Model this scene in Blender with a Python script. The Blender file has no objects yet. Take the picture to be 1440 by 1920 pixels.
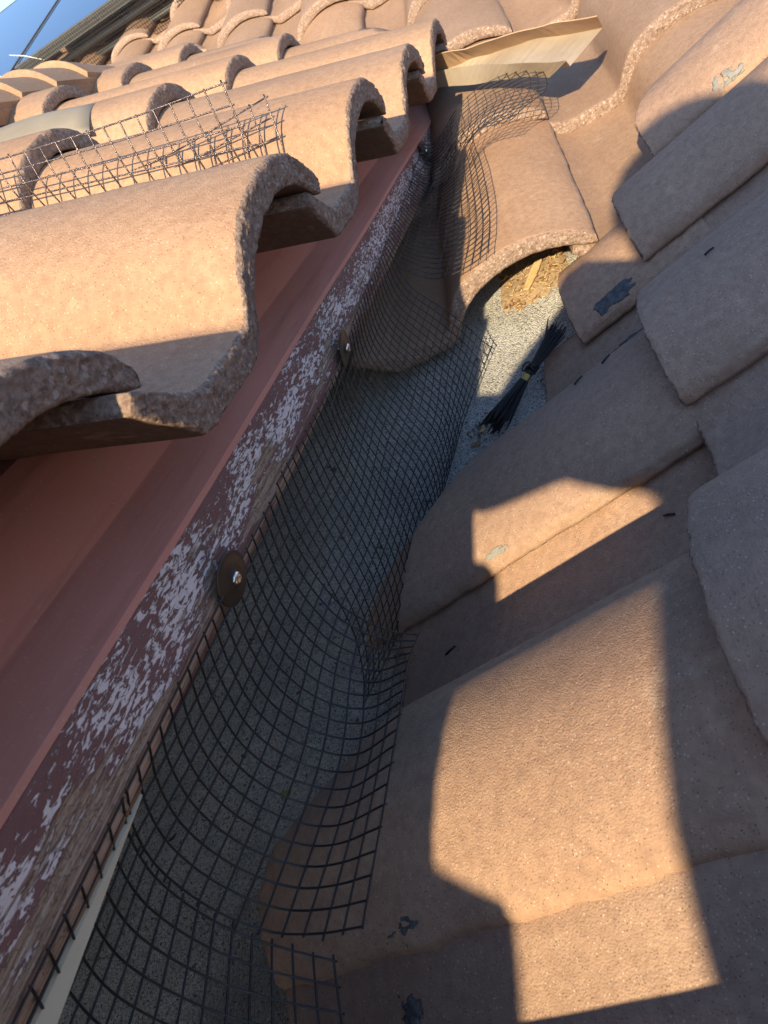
import bpy, bmesh, math, random
import numpy as np
from mathutils import Vector, Matrix

# ------------------------------------------------------------------ camera, sky, sun, exposure
scene = bpy.context.scene
cam_d = bpy.data.cameras.new("camera")
cam = bpy.data.objects.new("camera", cam_d)
scene.collection.objects.link(cam)
scene.camera = cam
RIGHT = Vector((0.8510, 0.1704, -0.4967))
UP = Vector((0.3115, 0.5976, 0.7388))
FWD = Vector((-0.4228, 0.7835, -0.4555))
M3 = Matrix((RIGHT, UP, -FWD)).transposed()
cam.matrix_world = Matrix.Translation((0, 0, 0)) @ M3.to_4x4()
cam_d.sensor_fit = 'VERTICAL'
cam_d.sensor_height = 36.0
cam_d.lens = 27.04
cam_d.clip_start = 0.01
cam_d.clip_end = 2000
cam_d.dof.use_dof = True
cam_d.dof.focus_distance = 0.62
cam_d.dof.aperture_fstop = 26.0

SUN = Vector((-0.03, 1.0, -0.40)).normalized()        # direction the light travels
world = bpy.data.worlds.new("World")
scene.world = world
world.use_nodes = True
wn = world.node_tree.nodes
wl = world.node_tree.links
sky = wn.new('ShaderNodeTexSky')
sky.sky_type = 'NISHITA'
sky.sun_disc = False
sky.sun_elevation = math.asin(-SUN.z)
sky.sun_rotation = math.atan2(-SUN.x, -SUN.y)
sky.altitude = 300
sky.dust_density = 0.3
sky.ozone_density = 2.5
wl.new(sky.outputs[0], wn['Background'].inputs[0])
wn['Background'].inputs[1].default_value = 0.15
sun_d = bpy.data.lights.new("sun", 'SUN')
sun_d.energy = 4.1
sun_d.angle = math.radians(0.6)
sun_d.color = (1.0, 0.79, 0.485)
sun_o = bpy.data.objects.new("sun", sun_d)
scene.collection.objects.link(sun_o)
sun_o.rotation_mode = 'QUATERNION'
sun_o.rotation_quaternion = SUN.to_track_quat('-Z', 'Y')
sun_o.location = (0, -6, 4)
scene.view_settings.view_transform = 'Standard'
scene.view_settings.look = 'None'
scene.view_settings.exposure = 1.2
scene.view_settings.gamma = 1.0

# ------------------------------------------------------------------ helpers
C = scene.collection
rng = np.random.default_rng(7)
random.seed(7)


def _hash(i, j, k, s):
    h = (i * 374761393 + j * 668265263 + k * 2147483647 + s * 144269) & 0xFFFFFFFF
    h = ((h ^ (h >> 13)) * 1274126177) & 0xFFFFFFFF
    h = h ^ (h >> 16)
    return (h & 0xFFFF) / 65535.0


def noise(p, scale=1.0, seed=0):
    """smooth value noise in -1..1, p is (n,3)"""
    q = np.asarray(p, float) * scale + 1000.0
    i = np.floor(q).astype(np.int64)
    f = q - i
    f = f * f * (3 - 2 * f)
    r = 0
    for a in (0, 1):
        for b in (0, 1):
            for c in (0, 1):
                w = (f[:, 0] if a else 1 - f[:, 0]) * (f[:, 1] if b else 1 - f[:, 1]) * (f[:, 2] if c else 1 - f[:, 2])
                r = r + w * _hash(i[:, 0] + a, i[:, 1] + b, i[:, 2] + c, seed)
    return r * 2 - 1


def tag(o, label=None, cat=None, group=None, kind=None):
    if label: o["label"] = label
    if cat: o["category"] = cat
    if group: o["group"] = group
    if kind: o["kind"] = kind
    return o


def empty(name, loc=(0, 0, 0)):
    o = bpy.data.objects.new(name, None)
    o.empty_display_size = 0.05
    o.location = loc
    C.objects.link(o)
    return o


def link(name, me, mats, parent=None, matrix=None, smooth=True):
    o = bpy.data.objects.new(name, me)
    if mats is not None and len(me.materials) == 0:
        for m in (mats if isinstance(mats, (list, tuple)) else [mats]):
            me.materials.append(m)
    C.objects.link(o)
    if matrix is not None:
        o.matrix_world = matrix
    if parent is not None:
        o.parent = parent
        o.matrix_parent_inverse = Matrix.Translation(parent.location).inverted()
    if smooth:
        me.polygons.foreach_set("use_smooth", [True] * len(me.polygons))
    return o


def mesh_from(name, verts, faces, mats=None):
    me = bpy.data.meshes.new(name)
    me.from_pydata([tuple(map(float, v)) for v in verts], [], [tuple(map(int, f)) for f in faces])
    if mats is not None:
        me.polygons.foreach_set("material_index", mats)
    me.update()
    return me


def grid_faces(nr, nc, off=0, flip=False):
    r = np.arange(nr - 1)[:, None] * nc + np.arange(nc - 1)[None, :] + off
    a, b, c, d = r, r + 1, r + nc + 1, r + nc
    f = np.stack([a, b, c, d] if not flip else [a, d, c, b], -1).reshape(-1, 4)
    return f


def slab(name, pts, thick, mat, parent=None, n=None, smooth=False):
    """flat polygon extruded by thick along -n"""
    pts = [Vector(p) for p in pts]
    if n is None:
        n = (pts[1] - pts[0]).cross(pts[2] - pts[0]).normalized()
    k = len(pts)
    v = [p for p in pts] + [p - Vector(n) * thick for p in pts]
    f = [list(range(k)), list(range(2 * k - 1, k - 1, -1))]
    f += [[i, i + k, (i + 1) % k + k, (i + 1) % k] for i in range(k)]
    me = mesh_from(name, v, f)
    bm = bmesh.new(); bm.from_mesh(me)
    bmesh.ops.recalc_face_normals(bm, faces=bm.faces)
    bm.to_mesh(me); bm.free()
    return link(name, me, mat, parent, smooth=smooth)


def catmull(P, n):
    """resample polyline of points through catmull-rom to n points equally spaced by arc length"""
    P = np.asarray(P, float)
    Q = np.vstack([2 * P[0] - P[1], P, 2 * P[-1] - P[-2]])
    out = []
    for i in range(1, len(Q) - 2):
        t = np.linspace(0, 1, 24, endpoint=False)[:, None]
        p0, p1, p2, p3 = Q[i - 1], Q[i], Q[i + 1], Q[i + 2]
        out.append(.5 * ((2 * p1) + (-p0 + p2) * t + (2 * p0 - 5 * p1 + 4 * p2 - p3) * t ** 2 + (-p0 + 3 * p1 - 3 * p2 + p3) * t ** 3))
    out.append(P[-1:])
    out = np.vstack(out)
    s = np.concatenate([[0], np.cumsum(np.linalg.norm(np.diff(out, axis=0), axis=1))])
    q = np.linspace(0, s[-1], n)
    return np.stack([np.interp(q, s, out[:, k]) for k in range(out.shape[1])], 1), s[-1]


def tube(P, rad, sides=6, caps=True):
    """verts, faces of a tube along polyline P"""
    P = np.asarray(P, float)
    T = np.gradient(P, axis=0)
    T /= np.linalg.norm(T, axis=1)[:, None] + 1e-12
    ref = np.array([0.31, 0.17, 0.93])
    if abs(T[0] @ ref) > .9: ref = np.array([0.9, 0.3, 0.1])
    A = np.cross(T, ref); A /= np.linalg.norm(A, axis=1)[:, None] + 1e-12
    B = np.cross(T, A)
    ang = np.linspace(0, 2 * np.pi, sides, endpoint=False)
    r = np.broadcast_to(np.asarray(rad, float), (len(P),))
    V = P[:, None, :] + r[:, None, None] * (np.cos(ang)[None, :, None] * A[:, None, :] + np.sin(ang)[None, :, None] * B[:, None, :])
    V = V.reshape(-1, 3)
    F = []
    for i in range(len(P) - 1):
        for j in range(sides):
            k = (j + 1) % sides
            F.append((i * sides + j, i * sides + k, (i + 1) * sides + k, (i + 1) * sides + j))
    if caps:
        F.append(tuple(range(sides - 1, -1, -1)))
        F.append(tuple((len(P) - 1) * sides + j for j in range(sides)))
    return V, F


class Bag:
    def __init__(self): self.v = []; self.f = []; self.n = 0
    def add(self, V, F):
        self.v.append(np.asarray(V, float)); self.f += [tuple(i + self.n for i in f) for f in F]; self.n += len(V)
    def mesh(self, name):
        return mesh_from(name, np.vstack(self.v), self.f)


# ------------------------------------------------------------------ materials
class Mat:
    def __init__(self, name, rough=.8, spec=.3, metal=0.):
        self.m = bpy.data.materials.new(name); self.m.use_nodes = True
        self.t = self.m.node_tree; self.N = self.t.nodes; self.L = self.t.links
        self.b = self.N['Principled BSDF']
        self.b.inputs['Roughness'].default_value = rough
        self.b.inputs['Specular IOR Level'].default_value = spec
        self.b.inputs['Metallic'].default_value = metal
        self.tc = self.N.new('ShaderNodeTexCoord')
        self.co = self.tc.outputs['Object']

    def shift(self):
        oi = self.N.new('ShaderNodeObjectInfo')
        m = self.N.new('ShaderNodeVectorMath'); m.operation = 'SCALE'
        cb = self.N.new('ShaderNodeCombineXYZ')
        for i in range(3): self.L.new(oi.outputs['Random'], cb.inputs[i])
        self.L.new(cb.outputs[0], m.inputs[0]); m.inputs['Scale'].default_value = 37.0
        a = self.N.new('ShaderNodeVectorMath'); a.operation = 'ADD'
        self.L.new(self.co, a.inputs[0]); self.L.new(m.outputs[0], a.inputs[1])
        self.co = a.outputs[0]; self.rand = oi.outputs['Random']

    def scale(self, v):
        m = self.N.new('ShaderNodeVectorMath'); m.operation = 'MULTIPLY'
        self.L.new(self.co, m.inputs[0]); m.inputs[1].default_value = v
        return m.outputs[0]

    def noise(self, s, detail=4, rough=.55, co=None, dist=0.):
        n = self.N.new('ShaderNodeTexNoise'); n.inputs['Scale'].default_value = s
        n.inputs['Detail'].default_value = detail; n.inputs['Roughness'].default_value = rough
        n.inputs['Distortion'].default_value = dist
        self.L.new(co or self.co, n.inputs['Vector']); return n.outputs['Fac']

    def vor(self, s, feature='F1', co=None, out='Distance', rnd=1.):
        n = self.N.new('ShaderNodeTexVoronoi'); n.inputs['Scale'].default_value = s; n.feature = feature
        n.inputs['Randomness'].default_value = rnd
        self.L.new(co or self.co, n.inputs['Vector']); return n.outputs[out]

    def ramp(self, fac, stops, interp='LINEAR'):
        r = self.N.new('ShaderNodeValToRGB'); r.color_ramp.interpolation = interp
        e = r.color_ramp.elements
        while len(e) < len(stops): e.new(.5)
        for x, (p, c) in zip(e, stops):
            x.position = p; x.color = (c, c, c, 1) if isinstance(c, (int, float)) else (*c, 1)
        self.L.new(fac, r.inputs[0]); return r.outputs['Color']

    def mix(self, fac, a, b, mode='MIX'):
        n = self.N.new('ShaderNodeMix'); n.data_type = 'RGBA'; n.blend_type = mode
        for sock, v in ((n.inputs[0], fac), (n.inputs[6], a), (n.inputs[7], b)):
            if isinstance(v, (int, float)): sock.default_value = v
            elif isinstance(v, tuple): sock.default_value = (*v, 1)
            else: self.L.new(v, sock)
        return n.outputs[2]

    def math(self, op, a, b=None, clamp=False):
        n = self.N.new('ShaderNodeMath'); n.operation = op; n.use_clamp = clamp
        for sock, v in zip(n.inputs, (a, b)):
            if v is None: continue
            if isinstance(v, (int, float)): sock.default_value = v
            else: self.L.new(v, sock)
        return n.outputs[0]

    def sep(self, co=None):
        s = self.N.new('ShaderNodeSeparateXYZ'); self.L.new(co or self.co, s.inputs[0]); return s.outputs

    def color(self, c):
        if isinstance(c, tuple): self.b.inputs['Base Color'].default_value = (*c, 1)
        else: self.L.new(c, self.b.inputs['Base Color'])

    def rough(self, c): self.L.new(c, self.b.inputs['Roughness'])

    def bump(self, h, strength, dist):
        n = self.N.new('ShaderNodeBump'); n.inputs['Strength'].default_value = strength; n.inputs['Distance'].default_value = dist
        self.L.new(h, n.inputs['Height'])
        if self.b.inputs['Normal'].is_linked:
            self.L.new(self.b.inputs['Normal'].links[0].from_socket, n.inputs['Normal'])
        self.L.new(n.outputs[0], self.b.inputs['Normal'])


def tile_material(name, a, b, speck=.5, pits=.6):
    m = Mat(name, .9, .25); m.shift()
    big = m.noise(5.5, 3)
    col = m.mix(m.ramp(big, [(.35, 0.), (.68, 1.)]), a, b)
    hue = m.mix(m.ramp(m.rand, [(0., 0.), (1., 1.)]), (.80, .82, .87), (1.12, 1.04, .96))
    col = m.mix(1., col, hue, 'MULTIPLY')
    # long casting streaks down the tile and pale scuffs
    dirt = m.noise(2.6, 5, .62, None, .4)
    col = m.mix(m.ramp(dirt, [(.46, 0.), (.70, .45)]), col, (b[0] * .72, b[1] * .70, b[2] * .70))
    st = m.noise(1., 4, .6, m.scale((60, 5, 60)))
    col = m.mix(m.ramp(st, [(.50, 0.), (.75, .30)]), col, (b[0] * .78, b[1] * .72, b[2] * .72))
    sc = m.noise(26, 6, .7)
    col = m.mix(m.ramp(sc, [(.60, 0.), (.72, .42)]), col, (.56, .43, .32))
    mid = m.noise(140, 3, .6)
    col = m.mix(m.ramp(mid, [(.32, .40), (.62, 0.)]), col, (b[0] * .55, b[1] * .5, b[2] * .5))
    # sand grains: pale and dark
    g = m.vor(820, out='Color')
    gr = m.sep(g)[0]
    d = m.vor(820)
    pale = m.math('MULTIPLY', m.ramp(gr, [(.93, 0.), (.955, 1.)]), m.ramp(d, [(.30, 1.), (.46, 0.)]))
    col = m.mix(m.math('MULTIPLY', pale, speck), col, (.62, .52, .44))
    dark = m.math('MULTIPLY', m.ramp(gr, [(.10, 1.), (.14, 0.)]), m.ramp(d, [(.26, 1.), (.42, 0.)]))
    col = m.mix(m.math('MULTIPLY', dark, pits), col, (.10, .065, .05))
    m.color(col)
    h = m.math('ADD', m.math('MULTIPLY', m.noise(420, 4, .65), .7), m.math('MULTIPLY', d, -.35))
    m.bump(m.noise(70, 3), .16, .0014)
    m.bump(h, .8, .0011)
    return m.m


M_TILE = tile_material("terracotta_concrete", (.465, .312, .210), (.392, .255, .170))
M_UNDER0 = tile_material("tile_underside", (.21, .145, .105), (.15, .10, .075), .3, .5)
M_TILE_R = tile_material("sanded_terracotta_shade_tone", (.425, .300, .225), (.360, .246, .184), .6, .7)  # greyer than the other tiles: the bluish shade partly put into the colour


def rough_end_material():
    m = Mat("broken_concrete_edge", .95, .15); m.shift()
    n = m.noise(230, 5, .7)
    col = m.mix(m.ramp(n, [(.34, 0.), (.62, 1.)]), (.20, .135, .113), (.40, .295, .238))
    g = m.vor(330)
    col = m.mix(m.ramp(g, [(.10, .65), (.24, 0.)]), col, (.10, .07, .06))
    gc = m.sep(m.vor(420, out='Color'))[1]
    col = m.mix(m.ramp(gc, [(.88, 0.), (.93, .6)]), col, (.55, .47, .42))
    m.color(col)
    m.bump(m.noise(420, 5, .75), .9, .0026)
    m.bump(g, .5, .0016)
    return m.m


M_END = rough_end_material()


def felt_material():
    m = Mat("mineral_cap_sheet", .95, .2)
    g = m.vor(640, out='Color'); gx = m.sep(g)
    d = m.vor(640)
    base = m.ramp(gx[0], [(0., (.30, .31, .305)), (.45, (.50, .50, .48)), (.8, (.63, .625, .59)), (1., (.72, .71, .66))])
    dirt = m.noise(9, 5, .6)
    base = m.mix(m.ramp(dirt, [(.44, .0), (.74, .36)]), base, (.095, .09, .083))
    rust = m.noise(17, 4)
    base = m.mix(m.ramp(rust, [(.60, 0.), (.78, .35)]), base, (.20, .15, .105))
    bl = m.noise(430, 3, .6)
    base = m.mix(m.ramp(bl, [(.585, 0.), (.63, .92)]), base, (.02, .02, .022))
    m.color(base)
    m.bump(m.math('SUBTRACT', m.noise(380, 3), d), .9, .002)
    m.bump(m.noise(22, 3), .5, .004)
    return m.m


M_FELT = felt_material()


def fascia_material():
    m = Mat("peeling_maroon_paint", .75, .3)
    z = m.sep()[2]                      # metres from the bottom edge of the board
    y = m.sep()[1]
    wob = m.math('MULTIPLY', m.math('SUBTRACT', m.noise(14, 3), .5), .022)
    zz = m.math('ADD', z, wob)
    # maroon paint
    col = m.mix(m.noise(40, 4), (.165, .080, .076), (.235, .122, .113))
    # chalky primer showing where the paint flaked, streaked along the board
    pn = m.noise(1., 6, .68, m.scale((340, 120, 430)), .7)
    pl = m.noise(1., 4, .55, m.scale((42, 16, 80)))
    band = m.ramp(zz, [(.006, 0.), (.020, .75), (.034, 1.), (.050, .62), (.0565, .06)])
    near = m.ramp(y, [(.0, 1.), (1., 1.)])
    thr = m.math('ADD', m.math('MULTIPLY', band, .17), m.math('MULTIPLY', m.math('SUBTRACT', pl, .5), .42))
    pf = m.noise(1., 4, .6, m.scale((600, 210, 760)))
    v = m.math('ADD', m.math('ADD', pn, thr), m.math('MULTIPLY', m.math('SUBTRACT', pf, .5), .16))
    prim = m.ramp(v, [(.640, 0.), (.664, 1.)])
    col = m.mix(prim, col, m.mix(m.noise(60, 3), (.56, .47, .47), (.80, .73, .73)))
    # bare weathered wood along the lower edge
    wn_ = m.noise(1., 5, .7, m.scale((160, 3.5, 420)))
    wood = m.ramp(wn_, [(.30, (.10, .062, .048)), (.50, (.33, .225, .16)), (.72, (.58, .46, .38))])
    wp = m.noise(1., 4, .6, m.scale((40, 11, 150)))
    wband = m.math('MULTIPLY', m.ramp(zz, [(.0, 1.), (.014, .80), (.026, .42), (.038, 0.)]), m.ramp(y, [(.0, 1.25), (.12, 1.2), (.30, .8), (.6, .62)]))
    wm = m.ramp(m.math('ADD', wp, m.math('MULTIPLY', wband, .26)), [(.62, 0.), (.66, 1.)])
    col = m.mix(wm, col, wood)
    m.color(col)
    m.bump(m.math('ADD', m.math('MULTIPLY', prim, -.5), m.math('MULTIPLY', wm, -.4)), .9, .0018)
    m.bump(m.noise(1., 5, .7, m.scale((160, 6, 420))), .45, .0012)
    return m.m


M_FASCIA = fascia_material()


def metal_paint():
    m = Mat("rust_red_painted_metal", .7, .25)
    col = m.mix(m.noise(12, 4), (.54, .225, .175), (.60, .262, .208))
    dust = m.noise(1., 6, .7, m.scale((34, 12, 34)))
    col = m.mix(m.ramp(dust, [(.46, 0.), (.78, .38)]), col, (.44, .27, .21))
    stn = m.noise(1., 5, .6, m.scale((70, 5, 70)))
    col = m.mix(m.ramp(stn, [(.52, 0.), (.72, .45)]), col, (.27, .10, .08))
    fl = m.vor(900, out='Color')
    col = m.mix(m.ramp(m.sep(fl)[0], [(.965, 0.), (.98, .5)]), col, (.5, .37, .3))
    m.color(col); m.rough(m.ramp(m.noise(40, 4), [(.3, .62), (.7, .8)]))
    m.bump(m.noise(600, 3, .6), .25, .0006)
    m.bump(m.noise(6, 2), .4, .004)
    return m.m


M_DRIP = metal_paint()


def simple(name, c1, c2, scale=30, rough=.7, spec=.3, metal=0., bump=0., bs=200, bd=.001):
    m = Mat(name, rough, spec, metal)
    m.color(m.mix(m.ramp(m.noise(scale, 5, .6), [(.3, 0.), (.7, 1.)]), c1, c2))
    if bump: m.bump(m.noise(bs, 4, .6), bump, bd)
    return m.m


M_WIRE = simple("black_coated_wire", (.006, .006, .009), (.015, .015, .022), 90, .42, .5, 0., .6, 900, .0004)
M_WIRE_L = simple("black_wire_sunlit_tone", (.085, .062, .058), (.19, .15, .14), 160, .24, .8, .75, 1., 700, .0006)  # lighter copy of the black wire, its sunlit look put into the colour
M_SHEET = simple("painted_valley_sheet", (.30, .25, .20), (.42, .36, .29), 14, .6, .35, 0., .2, 40, .002)
M_SHEET2 = simple("tan_dusty_sheet", (.40, .25, .155), (.47, .33, .22), 22, .7, .3, 0., .3, 60, .002)
M_LEAD = simple("grey_flashing", (.25, .215, .165), (.33, .285, .22), 10, .7, .3, 0., .2, 30, .003)
M_WASHER = simple("brown_washer", (.045, .034, .028), (.075, .056, .045), 60, .42, .5, .35, .15, 300, .0004)
M_SCREW = simple("zinc_screw", (.55, .55, .57), (.7, .7, .72), 200, .22, .6, 1.)
M_BLACK = simple("black_nylon", (.006, .006, .007), (.013, .013, .014), 50, .42, .5)
M_TAPE = simple("yellow_tape", (.30, .23, .05), (.44, .35, .10), 60, .55, .4)
M_WOOD = simple("raw_timber", (.24, .16, .10), (.36, .26, .17), 20, .8, .2, 0., .4, 90, .002)
M_STUCCO = simple("tan_stucco", (.40, .31, .23), (.48, .38, .29), 25, .95, .1, 0., .8, 150, .004)
M_STRIP = simple("beige_trim_paint", (.50, .47, .36), (.57, .54, .43), 30, .6, .35, 0., .2, 80, .001)
M_MORTAR = simple("grey_sealant", (.21, .21, .20), (.28, .28, .265), 60, .8, .2, 0., .5, 200, .002)
M_TAR = simple("dark_sealant", (.045, .052, .062), (.13, .135, .14), 160, .6, .35, 0., .9, 120, .003)
M_LEAF = simple("dry_litter", (.20, .105, .05), (.44, .28, .15), 160, .85, .2)
M_STRAW = simple("pale_straw", (.52, .36, .17), (.70, .53, .30), 90, .8, .2)
M_DIRT = simple("brown_crumb", (.06, .045, .035), (.20, .14, .10), 220, .95, .1, 0., .8, 400, .002)
M_SOIL = simple("dusty_soil", (.24, .165, .10), (.46, .35, .23), 260, .95, .1, 0., .9, 300, .002)
M_BLUE = simple("blue_chip", (.015, .06, .30), (.03, .10, .42), 90, .5, .4)
M_WHITE = simple("white_nylon", (.72, .72, .72), (.8, .8, .8), 40, .5, .4)
M_FRAME = simple("grey_anodised", (.16, .165, .16), (.21, .215, .205), 40, .45, .5, .6)
M_GLASS = simple("solar_glass", (.008, .022, .075), (.010, .028, .09), 10, .05, .2)
M_GROUND = simple("dry_ground", (.25, .20, .15), (.34, .28, .21), 1.2, .95, .1, 0., .5, 6, .05)

# ------------------------------------------------------------------ the S-shaped tile
PITCH = .367                       # fall of the dormer and side roofs
TP = math.radians(16.7)            # lie of one tile on them
TOP = [(0, .0515), (.012, .0625), (.03, .0728), (.055, .082), (.085, .087), (.12, .0845), (.15, .0765), (.172, .064), (.187, .046), (.197, .030), (.206, .0235),
       (.24, .022), (.276, .0225), (.290, .028), (.303, .0350), (.316, .0425), (.328, .0475)]
BOT = [(0, .0405), (.014, .0445), (.03, .0525), (.055, .061), (.085, .0645), (.115, .0615), (.140, .0545), (.160, .0440), (.175, .031), (.188, .014), (.200, .004),
       (.217, 0), (.278, 0), (.290, .006), (.305, .017), (.320, .028), (.333, .039)]


def prof(P, n):
    q, _ = catmull(P, n)
    return q


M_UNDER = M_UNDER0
M_LIP = tile_material('worn_tile_lip', (.43, .305, .225), (.36, .25, .185), .5, .8)


def tile_mesh(name, nu=64, nv=24, length=.42, front=None, seed=0, rough=.0011, cap=6, mats=None, chip=.0015, thin=1.):
    """one tile: x = -u (u from the free edge of the barrel), y up the slope, z off the deck"""
    T = prof(TOP, nu); B = prof(BOT, nu)
    if thin < 1:
        w_ = np.clip((.205 - T[:, :1]) / .03, 0, 1); B = B + (T - B) * (1 - thin) * w_
    if front is None: front = [(0, 0.), (.33, 0.)]
    fu = np.array([p[0] for p in front]); fv = np.array([p[1] for p in front])

    def f0(u): return np.interp(u, fu, fv)
    # stations along the tile; dense at the nose
    vs = np.concatenate([[0, .0012, .003, .006, .012], .012 + (1 - .0) * np.linspace(0, 1, nv)[1:] * (length - .012)])
    k = 3
    ring = np.vstack([T, np.stack([T[-1] + (B[-1] - T[-1]) * t for t in np.linspace(0, 1, k + 1)[1:-1]]),
                      B[::-1], np.stack([B[0] + (T[0] - B[0]) * t for t in np.linspace(0, 1, k + 1)[1:-1]])])
    nr = len(ring)

    def nose(u, h):
        p = np.stack([u, h, np.full_like(u, seed * 1.7)], 1)
        return rough * (noise(p, 480, seed) * .75 + noise(p, 1000, seed + 5) * .7) + rough * .8 * noise(p, 110, seed + 9)

    def ragged(u, h, v, is_tip):
        # the broken outer lip of the barrel
        p = np.stack([v, np.full_like(v, seed * 2.3), h * .3], 1)
        w = np.clip(1 - u / .012, 0, 1)
        return w * chip * (noise(p, 60, seed + 20) + .7 * noise(p, 170, seed + 21))
    V = []
    for q, v in enumerate(vs):
        u, h = ring[:, 0].copy(), ring[:, 1].copy()
        cen = np.concatenate([(T + B) / 2, ring[nu:nu + k - 1], ((T + B) / 2)[::-1], ring[-(k - 1):]])
        e = {0: .17, 1: .06, 2: .015}.get(q, 0)
        if e:
            hh = (h - cen[:, 1]); uu = (u - cen[:, 0])
            p3 = np.stack([u, h, np.full_like(u, q * .01)], 1)
            e2 = e * (1 + .8 * noise(p3, 150, seed + 31))
            h = cen[:, 1] + hh * (1 - e2 * .7); u = cen[:, 0] + uu * (1 - e2 * .7)
        base = f0(u)
        vv = base + v * (length - base) / length
        fade = max(0., 1 - v / .007)
        vv = vv + nose(ring[:, 0], ring[:, 1]) * fade
        u = u + ragged(u, h, vv, True)
        h = h + .0003 * noise(np.stack([u, vv, h], 1), 38, seed + 3) + .0008 * noise(np.stack([u, vv, h], 1), 9, seed + 4)
        V.append(np.stack([-u, vv, h], 1))
    nV = len(vs)
    V = np.vstack(V)
    F, mi = [], []
    for q in range(nV - 1):
        a = q * nr + np.arange(nr); b = q * nr + (np.arange(nr) + 1) % nr
        F.append(np.stack([a, a + nr, b + nr, b], 1))
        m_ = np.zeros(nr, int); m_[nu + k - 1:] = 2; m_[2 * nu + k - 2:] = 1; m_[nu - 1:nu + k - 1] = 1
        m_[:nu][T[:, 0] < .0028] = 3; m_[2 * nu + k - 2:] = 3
        if q < 1: m_[:] = 1
        mi.append(m_)
    # nose face
    u0 = V[:nr]
    Tn = u0[:nu]; Bn = u0[nu + k - 1:nu + k - 1 + nu][::-1]
    off = len(V)
    rows = []
    for t in np.linspace(0, 1, cap + 1):
        P = Tn + (Bn - Tn) * t
        if 0 < t < 1:
            uh = np.stack([-P[:, 0], P[:, 2]], 1)
            P = P.copy()
            P[1:-1, 1] = (f0(uh[:, 0]) + nose(uh[:, 0], uh[:, 1]) - .0012)[1:-1]
        rows.append(P)
    V = np.vstack([V] + rows)
    cf = grid_faces(cap + 1, nu, off)
    F.append(cf); mi.append(np.ones(len(cf), int))
    # tail face
    tl = (nV - 1) * nr
    tf = np.stack([np.stack([tl + i, tl + i + 1, tl + (nu + k - 1) + nu - 2 - i, tl + (nu + k - 1) + nu - 1 - i]) for i in range(nu - 1)])
    F.append(tf); mi.append(np.ones(len(tf), int))
    me = mesh_from(name, V, np.vstack(F), np.concatenate(mi))
    bm = bmesh.new(); bm.from_mesh(me)
    bmesh.ops.remove_doubles(bm, verts=bm.verts, dist=1e-6)
    bmesh.ops.recalc_face_normals(bm, faces=bm.faces)
    bm.to_mesh(me); bm.free()
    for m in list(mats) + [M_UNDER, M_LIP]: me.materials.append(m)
    return me


def frame(O, V, N):
    V = Vector(V).normalized(); N = Vector(N); N = (N - V * N.dot(V)).normalized()
    X = V.cross(N)
    return Matrix(((X.x, V.x, N.x, O[0]), (X.y, V.y, N.y, O[1]), (X.z, V.z, N.z, O[2]), (0, 0, 0, 1)))


def bisect(me, mat4, co, no):
    """keep the part of the mesh (placed by mat4) on the side away from no, world plane"""
    inv = mat4.inverted()
    lco = inv @ Vector(co); lno = (mat4.to_3x3().transposed() @ Vector(no)).normalized()
    bm = bmesh.new(); bm.from_mesh(me)
    r = bmesh.ops.bisect_plane(bm, geom=bm.verts[:] + bm.edges[:] + bm.faces[:], plane_co=lco, plane_no=lno, clear_outer=True, dist=1e-6)
    ed = [e for e in r['geom_cut'] if isinstance(e, bmesh.types.BMEdge)]
    if ed:
        fr = bmesh.ops.edgeloop_fill(bm, edges=ed)
        for f in fr['faces']: f.material_index = 1
    out = bpy.data.meshes.new(me.name)
    bm.to_mesh(out); n = len(bm.verts); bm.free()
    for m in me.materials: out.materials.append(m)
    return out if n else None


# ------------------------------------------------------------------ ground
gv = [(-400, -400, -4.2), (400, -400, -4.2), (400, 400, -4.2), (-400, 400, -4.2)]
tag(link("ground", mesh_from("ground", gv, [(0, 1, 2, 3)]), M_GROUND), kind="structure")

# ------------------------------------------------------------------ the main roof (far, and the felt under the channel)
PSI = math.radians(4.2)
FC = np.array([math.cos(PSI), math.sin(PSI), 0]); FH = np.array([-math.sin(PSI), math.cos(PSI), 0]); FZ = np.array([0, 0, 1.])
FT0 = np.array([-.065, .905, -.286])
FP = [14, 15.5, 16.5, 17.8] + [18.5] * 12
FROW = [FT0.copy()]
for a in FP:
    a = math.radians(a); FROW.append(FROW[-1] + .361 * (FH * math.cos(a) + FZ * math.sin(a)))
FROW = np.array(FROW)


def main_z(x, y):
    """height of the underside line of the main roof tiles at plan x, y"""
    d = np.array([x, y, 0]) - FT0
    s = d @ FH
    rs = (FROW - FT0) @ FH
    if s < 0: return FT0[2] - .046 + s * .30
    return float(np.interp(s, rs, FROW[:, 2])) - .046


def side_z(x): return -.475 + math.tan(PITCH) * (x + .361)
def dormer_z(x): return -.122 + math.tan(PITCH) * (-.31 - x)


main_roof = tag(empty("main_roof", (-.3, 1.2, -.4)),
                "sunlit terracotta tile roof facing the camera at the far end of the gutter channel", "roof")
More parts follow.
